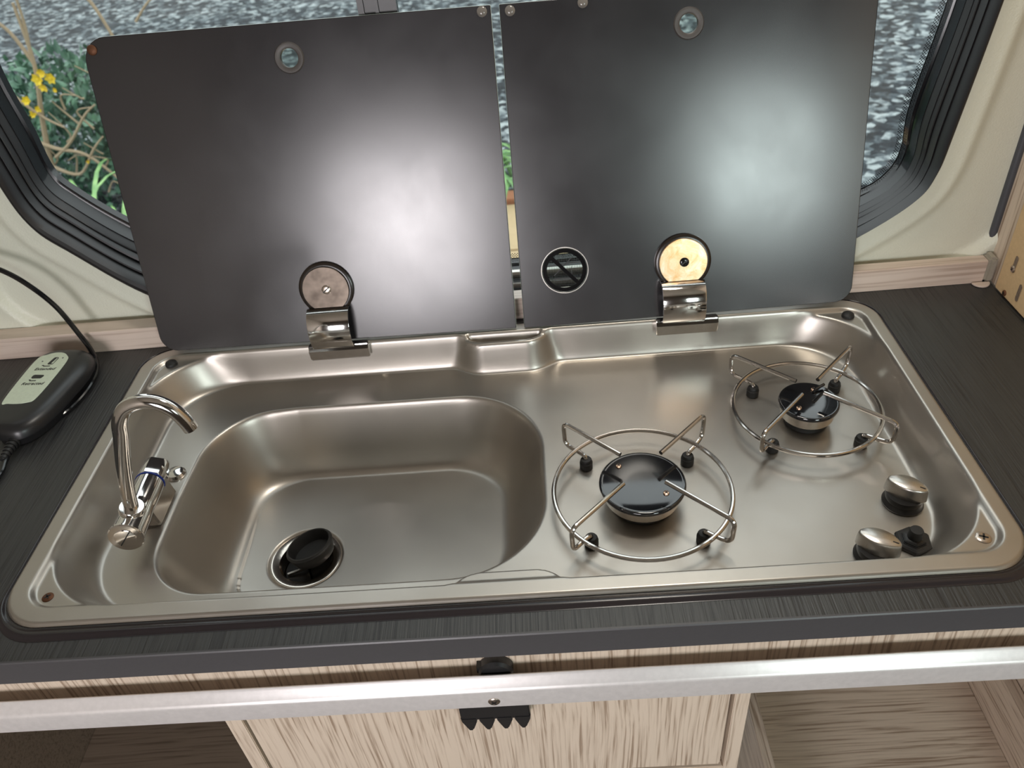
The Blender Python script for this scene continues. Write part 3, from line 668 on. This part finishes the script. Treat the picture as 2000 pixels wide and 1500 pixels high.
# ------------------------------------------------------------------ tap
tp = empty('folding_tap', (-0.372, -0.05, DK), 'chrome folding swan-neck tap on the steel ledge left of the bowl', 'tap')
TL = Matrix.Translation((0.372, 0.05, -DK))
A0 = Vector((-0.3672, -0.1030, -0.0085)); A1 = Vector((-0.3755, -0.0620, -0.0125)); A2 = Vector((-0.3745, -0.0010, -0.0150))
ax = (A2 - A0).normalized(); L = (A2-A0).length
Tb = TL @ aim(A0, ax)
b = MB(); b.lathe([(0.0110, -0.0005), (0.0162, -0.0005), (0.0172, 0.0008), (0.0172, 0.0030), (0.0158, 0.0045), (0.0156, 0.024), (0.0150, 0.036), (0.0140, 0.044), (0.0142, 0.046), (0.0150, 0.062), (0.0148, 0.078), (0.006, 0.079)], 36, 0, Tb); b.build('tap_body', M['chrome'], tp)
b = MB(); b.lathe([(0.0100, -0.0014), (0.0108, -0.0009), (0.0108, 0.0004)], 32, 0, Tb); b.box((-0.0104, -0.0006, -0.0019), (0.0104, 0.0006, -0.0010), 1, Tb @ Matrix.Rotation(R(-50), 4, 'Z')); b.build('end_plug', [M['chrome'], M['ink_and_recess']], tp)
# saddle block joining body to the deck
b = MB(); b.loft([[(-0.3800, y, DK+0.0005), (-0.3560, y, DK+0.0005), (-0.3600, y, -0.012), (-0.3760, y, -0.010)] for y in (-0.062, -0.012)], 0, T=TL); b.build('saddle', M['chrome'], tp, bevel=0.002)
b = MB(); b.lathe([(0.0152, 0.0), (0.0155, 0.001), (0.0152, 0.002)], 36, 0, TL @ aim(A0 + ax*0.079, ax)); b.build('blue_ring', M['blue'], tp)['label'] = 'thin blue cold-water ring'
# handle: block with flats
rings = []
for s_, r_ in ((0.081, 0.0140), (0.084, 0.0152), (0.104, 0.0150), (0.108, 0.0138), (0.109, 0.010)):
    rings.append([(max(-r_*0.86, min(r_*0.86, r_*math.cos(2*math.pi*(j+.5)/32))), max(-r_*0.86, min(r_*0.86, r_*math.sin(2*math.pi*(j+.5)/32))), s_) for j in range(32)])
b = MB(); b.loft(rings, 0, T=Tb @ Matrix.Rotation(R(20), 4, 'Z')); b.build('tap_handle', M['chrome'], tp, angle=25)
b = MB(); b.lathe([(0.0110, 0.0), (0.0112, 0.0015), (0.009, 0.0045), (0.003, 0.0060)], 28, 0, TL @ at((-0.3665, 0.0150, DK))); b.build('hole_cover', M['chrome'], tp)
# spout: collar and bent pipe leaning to the right
sd = Vector((0.30, 0.0, 0.954)).normalized(); s0 = Vector((-0.3712, -0.0775, -0.0140))
Ts = TL @ aim(s0, sd)
b = MB(); b.lathe([(0.0116, 0.0), (0.0116, 0.009), (0.0110, 0.0105), (0.0110, 0.0145), (0.0122, 0.0155), (0.0124, 0.0215), (0.0112, 0.0235), (0.0070, 0.0237)], 30, 0, Ts); b.build('collar', M['chrome'], tp)
def yp(x, z): return Vector((x, -0.0775, z))
P = [yp(-0.3650, 0.006), yp(-0.3600, 0.030), yp(-0.3500, 0.066), yp(-0.3395, 0.098), yp(-0.3335, 0.1165), yp(-0.3225, 0.1315), yp(-0.3070, 0.1375), yp(-0.2930, 0.1355), yp(-0.2815, 0.1265), yp(-0.2750, 0.1130), yp(-0.2725, 0.1030)]
P = catmull(P, 8)
b = MB(); b.tube([TL @ p for p in P], 0.0069, 20); sp_o = b.build('spout', M['chrome'], tp)
b = MB(); e1 = TL @ P[-1]; dd = (P[-1]-P[-3]).normalized(); b.lathe([(0.0050, 0.0), (0.0050, 0.0004)], 20, 0, aim(e1, dd)); b.build('outlet', M['ink_and_recess'], sp_o)  # black disc stands for the shade inside the pipe

# ------------------------------------------------------------------ glass lids
YB, ZL = 0.18565, 0.00797
def lid(tilt, corners, radii, ring_c, hinge_x, dots, label, disc_mat, extra_hole=None):
    root = empty('glass_lid', (0, YB, ZL), label, 'lid', 'raised black glass lids')
    root.rotation_euler = (R(90)-tilt, 0, 0)
    loops = [rquad(corners, radii), circ(ring_c[0], ring_c[1], 0.0125)]
    if extra_hole: loops.append(circ(extra_hole[0], extra_hole[1], 0.0262, 48))
    plate('glass_pane', loops, 0.005, [M['black_glass'], M['white_edge']], root, 0.0009, -0.0025)
    # finger ring
    b = MB(); b.lathe([(0.0098, -0.006), (0.0094, -0.003), (0.0098, 0.0012), (0.0112, 0.0020), (0.0150, 0.0018), (0.0162, 0.0002)], 44, 0, at((ring_c[0], ring_c[1], 0)), False, False)
    rg = b.build('finger_grommet', M['grommet'], root)
    b = MB(); b.lathe([(0.0096, -0.004), (0.0096, -0.0035)], 40, 0, at((ring_c[0], ring_c[1], 0))); b.build('grommet_lens', M['disc_glass'], rg)
    for d in dots:
        b = MB(); b.lathe([(0.0055, 0.0001), (0.0054, 0.0012), (0.0042, 0.0022), (0.0015, 0.0027)], 20, 0, at((d[0], d[1], 0)))
        o = b.build('bumper', M['bumper_gel'], root)
        if len(d) > 2: o.data.materials[0] = M['rust']; o['label'] = 'brown-stained bumper'
    # hinge in lid space
    hx = hinge_x
    b = MB(); b.lathe([(0.0330, -0.0002), (0.0330, 0.0030), (0.0310, 0.0042), (0.0280, 0.0042)], 48, 0, at((hx, 0.0665, 0)), False, True)
    hg = b.build('hinge', M['dark_glass_gasket'], root)
    arc = circ(hx, 0.0665, 0.0282, 44, -52, 232)
    plate('hinge_disc', [arc], 0.003, disc_mat, hg, 0.0006, 0.0052)
    cross_screw(hg, at((hx+0.001, 0.0668, 0.0067)), 0.0056, 'gloss_black' if disc_mat is M['gold'] else 'screw_steel', slot=True, name='hinge_screw')
    b = MB(); b.box((hx-0.0205, 0.030, 0.0), (hx+0.0205, 0.048, 0.0035)); b.build('hinge_neck', M['dark_glass_gasket'], hg, bevel=0.001)
    # curved leaf and bar: given in world y,z then taken to lid space
    inv = Matrix.Translation((0, YB, ZL)) @ Matrix.Rotation(R(90)-tilt, 4, 'X'); inv = inv.inverted()
    prof = catmull([(0, 0.1955, 0.0500), (0, 0.1870, 0.0530), (0, 0.1770, 0.0485), (0, 0.1700, 0.0380), (0, 0.1675, 0.0250), (0, 0.1690, 0.0130), (0, 0.1735, 0.0040), (0, 0.1785, 0.0005)], 5)
    outer = [(p.y, p.z) for p in prof]; rings = []
    for x_ in (hx-0.0262, hx-0.0252, hx+0.0232, hx+0.0242):
        q = 0.0 if abs(x_-hx+0.001) < 0.0255 - 0.0005 else 0.0004
        rg_ = [(x_, y_+q, z_) for y_, z_ in outer] + [(x_, y_+0.0030-q, z_-0.0015) for y_, z_ in outer[::-1]]
        rings.append([tuple(inv @ Vector(p)) for p in rg_])
    b = MB(); b.loft(rings); b.build('hinge_leaf', M['chrome'], hg, angle=50)
    b = MB(); sect = [(0.1880, -0.0030), (0.1745, -0.0125), (0.1720, -0.0105), (0.1705, 0.0030), (0.1735, 0.0078), (0.1790, 0.0090), (0.1850, 0.0070)]
    b.loft([[tuple(inv @ Vector((x_, y_, z_))) for y_, z_ in sect] for x_ in (hx-0.033, hx+0.041)]); b.build('hinge_base', M['chrome'], hg, bevel=0.0012)
    return root
T1, T2 = 0.26343, 0.27145
lidL = lid(T1, [(-0.4213, 0.0016), (0.0199, -0.0016), (0.0212, 0.3574), (-0.4202, 0.3610)], [0.020, 0.0012, 0.0012, 0.027], (-0.1992, 0.3236), -0.2035,
           [(-0.4093, 0.3485, 1), (0.0115, 0.3515)], 'black glass lid over the sink bowl, raised, left of the gap', M['dark_mirror_chrome'])
lidR = lid(T2, [(0.0293, -0.0023), (0.4225, 0.0016), (0.4245, 0.3555), (0.0297, 0.3573)], [0.0012, 0.020, 0.020, 0.0012], (0.2278, 0.3225), 0.2215,
           [(0.0409, 0.3500), (0.1174, 0.3515), (0.4120, 0.3440)], 'black glass lid over the hob, raised, with round no-pan symbol', M['gold'], (0.0826, 0.0662))
# round see-through symbol on the right lid
sx, sy = 0.0826, 0.0662
b = MB(); b.lathe([(0.0262, -0.0030), (0.0262, -0.0010)], 48, 0, at((sx, sy, 0))); wn = b.build('symbol_window', M['disc_glass'], lidR); wn['label'] = 'clear round window with crossed-out pan symbol'
ri = plate('symbol_ring', [circ(sx, sy, 0.0262, 48), circ(sx, sy, 0.0212, 48)], 0.0006, M['gloss_black'], wn, 0.0001, -0.0004)
plate('symbol_rim', [circ(sx, sy, 0.0282, 48), circ(sx, sy, 0.0272, 48)], 0.0005, M['alu'], wn, 0.0001, 0.0003)
b = MB(); T = at((sx, sy, -0.0006), rz=R(-47)); b.box((-0.0235, -0.0022, 0), (0.0235, 0.0022, 0.0004), 0, T)
b.build('symbol_slash', M['gloss_black'], wn, smooth=False)
b = MB()
for (xa, ya, xb, yb, w_) in ((-0.013, -0.010, 0.013, -0.010, 0.0008), (-0.012, -0.0125, 0.010, -0.0115, 0.0005), (-0.013, -0.006, 0.009, 0.015, 0.0005), (-0.006, 0.004, 0.010, -0.008, 0.0005), (-0.020, 0.006, -0.004, 0.0075, 0.0006), (-0.004, 0.0075, 0.019, 0.009, 0.0006), (0.008, -0.008, 0.008, 0.004, 0.0004)):
    d = Vector((xb-xa, yb-ya)); b.box((0, -w_, 0), (d.length, w_, 0.0004), 0, at((sx+xa, sy+ya, -0.0007), rz=math.atan2(d.y, d.x)))
for k in range(13):
    q = -0.018 + k*0.003; hw = math.sqrt(0.021**2 - q*q); b.box((-hw, q-0.00012, 0), (hw, q+0.00012, 0.0002), 0, at((sx, sy, -0.0009))); b.box((q-0.00012, -hw, 0), (q+0.00012, hw, 0.0002), 0, at((sx, sy, -0.0009)))
b.build('symbol_lines', M['ink_and_recess'], wn, smooth=False)

# ------------------------------------------------------------------ remote handset
rm = empty('remote_handset', (-0.5370, 0.110, 0.0005), 'black corded remote handset with pale green label lying on the worktop', 'remote control')
rm.rotation_euler = (0, 0, R(-4))
def hand_ring(s, z_, dx=0.0):
    out = []
    for j in range(56):
        a = 2*math.pi*j/56; c, s_ = math.cos(a), math.sin(a)
        e = 0.72; yy = 0.078*abs(s_)**e*(1 if s_ > 0 else -1); wd = 0.0385 + 0.006*(yy/0.078)
        xx = wd*abs(c)**e*(1 if c > 0 else -1)
        out.append((xx*s+dx, yy*(1-(1-s)*0.5), z_))
    return out
b = MB(); b.loft([hand_ring(0.86, 0.0), hand_ring(0.94, 0.002), hand_ring(0.96, 0.009), hand_ring(0.975, 0.0095), hand_ring(0.975, 0.0105), hand_ring(1.0, 0.011), hand_ring(0.99, 0.017), hand_ring(0.93, 0.0225, -0.001), hand_ring(0.83, 0.0260, -0.003), hand_ring(0.72, 0.0275, -0.006), hand_ring(0.55, 0.0280, -0.008)])
b.build('casing', M['black_plastic'], rm, angle=60)
lab = [(-0.0265, -0.028), (-0.018, -0.0345), (0.004, -0.0335), (0.012, -0.022), (0.0125, 0.040), (0.006, 0.056), (-0.006, 0.062), (-0.020, 0.058), (-0.0295, 0.045)]
lp = [(p.x, p.y) for p in catmull([(x, y, 0) for x, y in lab], 6, True)]
fc = plate('label_plate', [lp], 0.0008, M['remote_face'], rm, 0.0002, 0.0284); fc['label'] = 'pale green printed label'
def text(body, loc, size, parent, rz=0.0):
    cu = bpy.data.curves.new('t', 'FONT'); cu.body = body; cu.size = size; cu.align_x = 'CENTER'; cu.extrude = 0.00008; cu.shear = 0.2; cu.offset = 0.00008
    o = bpy.data.objects.new('t', cu); COL.objects.link(o); me = bpy.data.meshes.new_from_object(o.evaluated_get(bpy.context.evaluated_depsgraph_get()))
    COL.objects.unlink(o); bpy.data.objects.remove(o); me.name = 'lettering'; me.materials.clear(); me.materials.append(M['ink_and_recess'])
    r_ = bpy.data.objects.new('lettering', me); COL.objects.link(r_); r_.parent = parent; r_.location = loc; r_.rotation_euler = (0, 0, rz); return r_
text('Extended', (-0.0075, 0.0265, 0.0289), 0.0068, fc); text('Retracted', (-0.0075, -0.0015, 0.0289), 0.0068, fc)
b = MB()
b.loft([[(p[0], p[1], z_) for p in rquad([(-0.010, 0.0375), (-0.0025, 0.0375), (-0.001, 0.0515), (-0.007, 0.0515)], [0.002]*4, 4)] for z_ in (0.0288, 0.0291)])
b.box((-0.0125, 0.0335, 0.0288), (-0.004, 0.0348, 0.0291)); b.box((-0.0150, 0.0352, 0.0288), (-0.0125, 0.0364, 0.0291))
b.loft([[(p[0], p[1], z_) for p in rquad([(-0.0155, 0.0105), (-0.003, 0.0105), (0.000, 0.0165), (-0.0155, 0.0175)], [0.0025]*4, 4)] for z_ in (0.0288, 0.0291)])
b.box((-0.0145, 0.0055, 0.0288), (-0.0065, 0.0068, 0.0291)); b.box((-0.0160, 0.0072, 0.0288), (-0.0140, 0.0084, 0.0291))
b.build('pictograms', M['ink_and_recess'], fc, smooth=False)
for x_, y_ in ((-0.019, 0.044), (0.004, 0.050)):
    b = MB(); b.lathe([(0.0010, 0.0288), (0.0008, 0.0292)], 12, 0, at((x_, y_, 0))); b.build('indicator_light', M['grey_rubber'], fc)
b = MB(); b.loft([[(-0.0028, 0.0390, z_), (-0.0050, 0.0390, z_), (-0.0030, 0.0500, z_), (-0.0022, 0.0500, z_)] for z_ in (0.0290, 0.02925)]); b.build('pictogram_cutout', M['remote_face'], fc, smooth=False)
b = MB()
prof = []
for k in range(6): prof += [(0.0066-0.0005*k, k*0.0045), (0.0066-0.0005*k, k*0.0045+0.0025), (0.0050-0.0004*k, k*0.0045+0.0026), (0.0050-0.0004*k, k*0.0045+0.0043)]
b.lathe(prof, 18, 0, aim((0.004, -0.076, 0.0080), (0.02, -1, -0.10))); b.build('strain_relief', M['rubber'], rm)
ri = rm.matrix_basis.copy(); 
Tm = (Matrix.Translation((-0.5370, 0.110, 0.0005)) @ Matrix.Rotation(R(-4), 4, 'Z')).inverted()
def cable(pts, r=0.0028):
    b = MB(); b.tube([Tm @ p for p in catmull(pts, 8)], r, 10); return b.build('cable', M['gloss_black'], rm)
cable([(-0.5385, 0.0200, 0.0055), (-0.5365, 0.005, 0.0042), (-0.5330, -0.014, 0.0036), (-0.5390, -0.042, 0.0034), (-0.5600, -0.078, 0.0034), (-0.62, -0.11, 0.0034), (-0.75, -0.13, 0.0034), (-0.945, -0.12, 0.0034)])
cable([(-0.945, 0.120, 0.0036), (-0.80, 0.115, 0.0036), (-0.70, 0.098, 0.0036), (-0.64, 0.078, 0.0034), (-0.602, 0.066, 0.0034), (-0.5726, 0.0602, 0.0036), (-0.556, 0.052, 0.0040), (-0.543, 0.030, 0.0060)])
cable([(-0.945, 0.205, 0.060), (-0.85, 0.212, 0.098), (-0.74, 0.218, 0.132), (-0.66, 0.216, 0.147), (-0.62, 0.212, 0.144), (-0.5785, 0.205, 0.128), (-0.5523, 0.200, 0.1072), (-0.5346, 0.200, 0.0766), (-0.5240, 0.199, 0.040), (-0.5120, 0.190, 0.0150), (-0.5005, 0.168, 0.0055), (-0.4960, 0.135, 0.0036), (-0.5000, 0.100, 0.0034), (-0.5130, 0.076, 0.0034), (-0.545, 0.060, 0.0034)], 0.0031)

# ------------------------------------------------------------------ fibreboard on the right wall, cover cap
fb = empty('fibreboard_panel', (0.606, 0.05, 0), 'raw tan fibreboard with slots fixed to the right end wall', 'board')
b = MB(); b.box((-0.004, -0.34, 0.002), (0.0055, 0.1545, 0.42)); b.build('board', M['mdf'], fb, smooth=False, bevel=0.0008)
for yy, zz, l in ((0.132, 0.0480, 0.006), (0.109, 0.0220, 0.008), (0.060, 0.050, 0.010), (0.05, 0.10, 0.01)):
    b = MB(); b.loft([[(-0.0045-0.0002*k, yy+0.0030*math.cos(2*math.pi*j/20)*(1-0.1*k), zz + (l if math.sin(2*math.pi*j/20) > 0 else -l) + 0.0030*math.sin(2*math.pi*j/20)) for j in range(20)] for k in (0, 1)]); b.build('slot', M['shade_wood'], fb, smooth=False)  # slots are thin dark patches, the shade of the holes in their colour
cross_screw(fb, at((-0.0046, 0.1325, 0.0400), ry=R(-90)), 0.0042, 'screw_steel')
cross_screw(fb, at((-0.0046, 0.1330, 0.0070), ry=R(-90)), 0.0034, 'rust')
cap = plate('cover_cap', [[(p[0], p[1]) for p in circ(0, 0, 0.0105, 24, 180, 360)]], 0.0022, M['upstand'], None, 0.0004, 0.0011)
cap.location = (0.5905, 0.2170, 0.0006); tag(cap, 'small half-round wood-coloured cap in the rear right worktop corner', 'cap')

# ------------------------------------------------------------------ base cabinet below the worktop
cb = empty('base_cabinet', (0, 0, -0.45), 'pale wood base cabinet with centre drawer and dark open side niches', 'cabinet')
TC = Matrix.Translation((0, 0, 0.45))
def cbox(name, lo, hi, mat, bevel=0.0008, label=None):
    b = MB(); b.box(lo, hi, 0, TC); o = b.build(name, M[mat], cb, smooth=False, bevel=bevel)
    if label: o['label'] = label
    return o
cbox('top_rail', (-0.95, -0.2350, -0.098), (0.611, -0.2170, -0.0285), 'wood_z')
cbox('upright', (-0.2660, -0.2365, -0.60), (-0.2495, -0.2195, -0.0985), 'wood_z')
cbox('upright', (0.2010, -0.2365, -0.60), (0.2150, -0.2195, -0.0985), 'wood_z')
dr = cbox('drawer_front', (-0.2475, -0.2355, -0.2490), (0.1975, -0.2200, -0.0985), 'wood_z', 0.0015)
cbox('lower_rail', (-0.2495, -0.2360, -0.300), (0.2010, -0.2190, -0.2530), 'wood_x')
# drawer shadow gap backing
cbox('inner_backing', (-0.2645, -0.2180, -0.60), (0.2140, -0.2140, -0.105), 'shade_wood')
# right low compartment
cbox('divider_board', (0.2755, -0.34, -0.62), (0.2885, 0.20, -0.400), 'wood_y')
cbox('divider_board', (0.5960, -0.34, -0.62), (0.6110, 0.20, -0.400), 'wood_y')
cbox('compartment_floor', (0.2885, -0.34, -0.495), (0.5960, 0.20, -0.485), 'wood_x')
cbox('back_panel', (0.2150, 0.19, -0.98), (0.6110, 0.20, -0.05), 'wood_x')
# left niche
cbox('niche_board', (-0.632, -0.30, -0.98), (-0.612, 0.20, -0.092), 'shade_wood')
cbox('niche_floor', (-0.612, -0.30, -0.478), (-0.266, 0.20, -0.462), 'shade_wood')
cbox('back_panel', (-0.95, 0.19, -0.98), (-0.266, 0.20, -0.05), 'shade_wood')
cbox('side_board', (-0.95, -0.12, -0.60), (-0.65, -0.10, -0.20), 'wood_x')
b = MB(); b.tube(fillet([(-0.690, -0.135, -0.40+0.45), (-0.685, -0.155, -0.40+0.45), (-0.660, -0.175, -0.43+0.45), (-0.640, -0.150, -0.46+0.45)], 0.01), 0.0065, 8); b.build('black_handle', M['black_plastic'], cb)
# turn latch on the top rail
b = MB(); b.lathe([(0.0150, 0), (0.0150, 0.007), (0.0130, 0.0095), (0.004, 0.0100)], 28, 0, TC @ aim((-0.0085, -0.2350, -0.0530), (0, -1, 0))); b.box((-0.0245, -0.2420, -0.0530), (-0.0190, -0.2352, -0.0450), 0, TC)
b.build('latch_knob', M['black_plastic'], cb)['label'] = 'round black latch knob'

rl = empty('edge_rail', (0, -0.245, -0.07), 'satin silver rail running along the cabinet front under the worktop', 'rail')
TR = Matrix.Translation((0, 0.245, 0.07))
sect = [(-0.2470, -0.0520), (-0.2472, -0.0480), (-0.2482, -0.0477), (-0.2500, -0.0494), (-0.2525, -0.0528), (-0.2555, -0.0556), (-0.2570, -0.0574), (-0.2578, -0.0600), (-0.2572, -0.0812), (-0.2556, -0.0828), (-0.2470, -0.0800)]
b = MB(); b.loft([[(x_, y_, z_) for y_, z_ in sect] for x_ in (-0.949, 0.610)], 0, T=TR); b.build('rail_profile', M['rail'], rl, angle=28)
cross_screw(rl, TR @ aim((-0.0118, -0.2576, -0.0722), (0, -1, -0.03)), 0.0052, 'screw_steel')
cm = empty('toothed_catch', (-0.0135, -0.2455, -0.098), 'black plastic catch with four pointed teeth under the silver rail', 'catch')
b = MB(); b.box((-0.0305, -0.0100, -0.0070), (0.0305, 0.0080, 0.0170)); b.box((-0.024, 0.0050, -0.0180), (0.006, 0.0080, -0.006)); b.build('catch_bar', M['black_plastic'], cm, smooth=False, bevel=0.001)
for k in range(4):
    x_ = -0.0235 + k*0.0157
    b = MB(); b.loft([[(x_-0.0075, -0.0105, -0.003), (x_+0.0075, -0.0105, -0.003), (x_+0.0070, 0.0030, -0.003), (x_-0.0070, 0.0030, -0.003)],
                      [(x_-0.0068, -0.0105, -0.010), (x_+0.0068, -0.0105, -0.010), (x_+0.0060, 0.0020, -0.010), (x_-0.0060, 0.0020, -0.010)],
                      [(x_-0.0022, -0.0095, -0.0255), (x_+0.0022, -0.0095, -0.0255), (x_+0.0018, -0.0040, -0.0255), (x_-0.0018, -0.0040, -0.0255)]])
    b.build('tooth', M['black_plastic'], cm, smooth=False, bevel=0.0012)
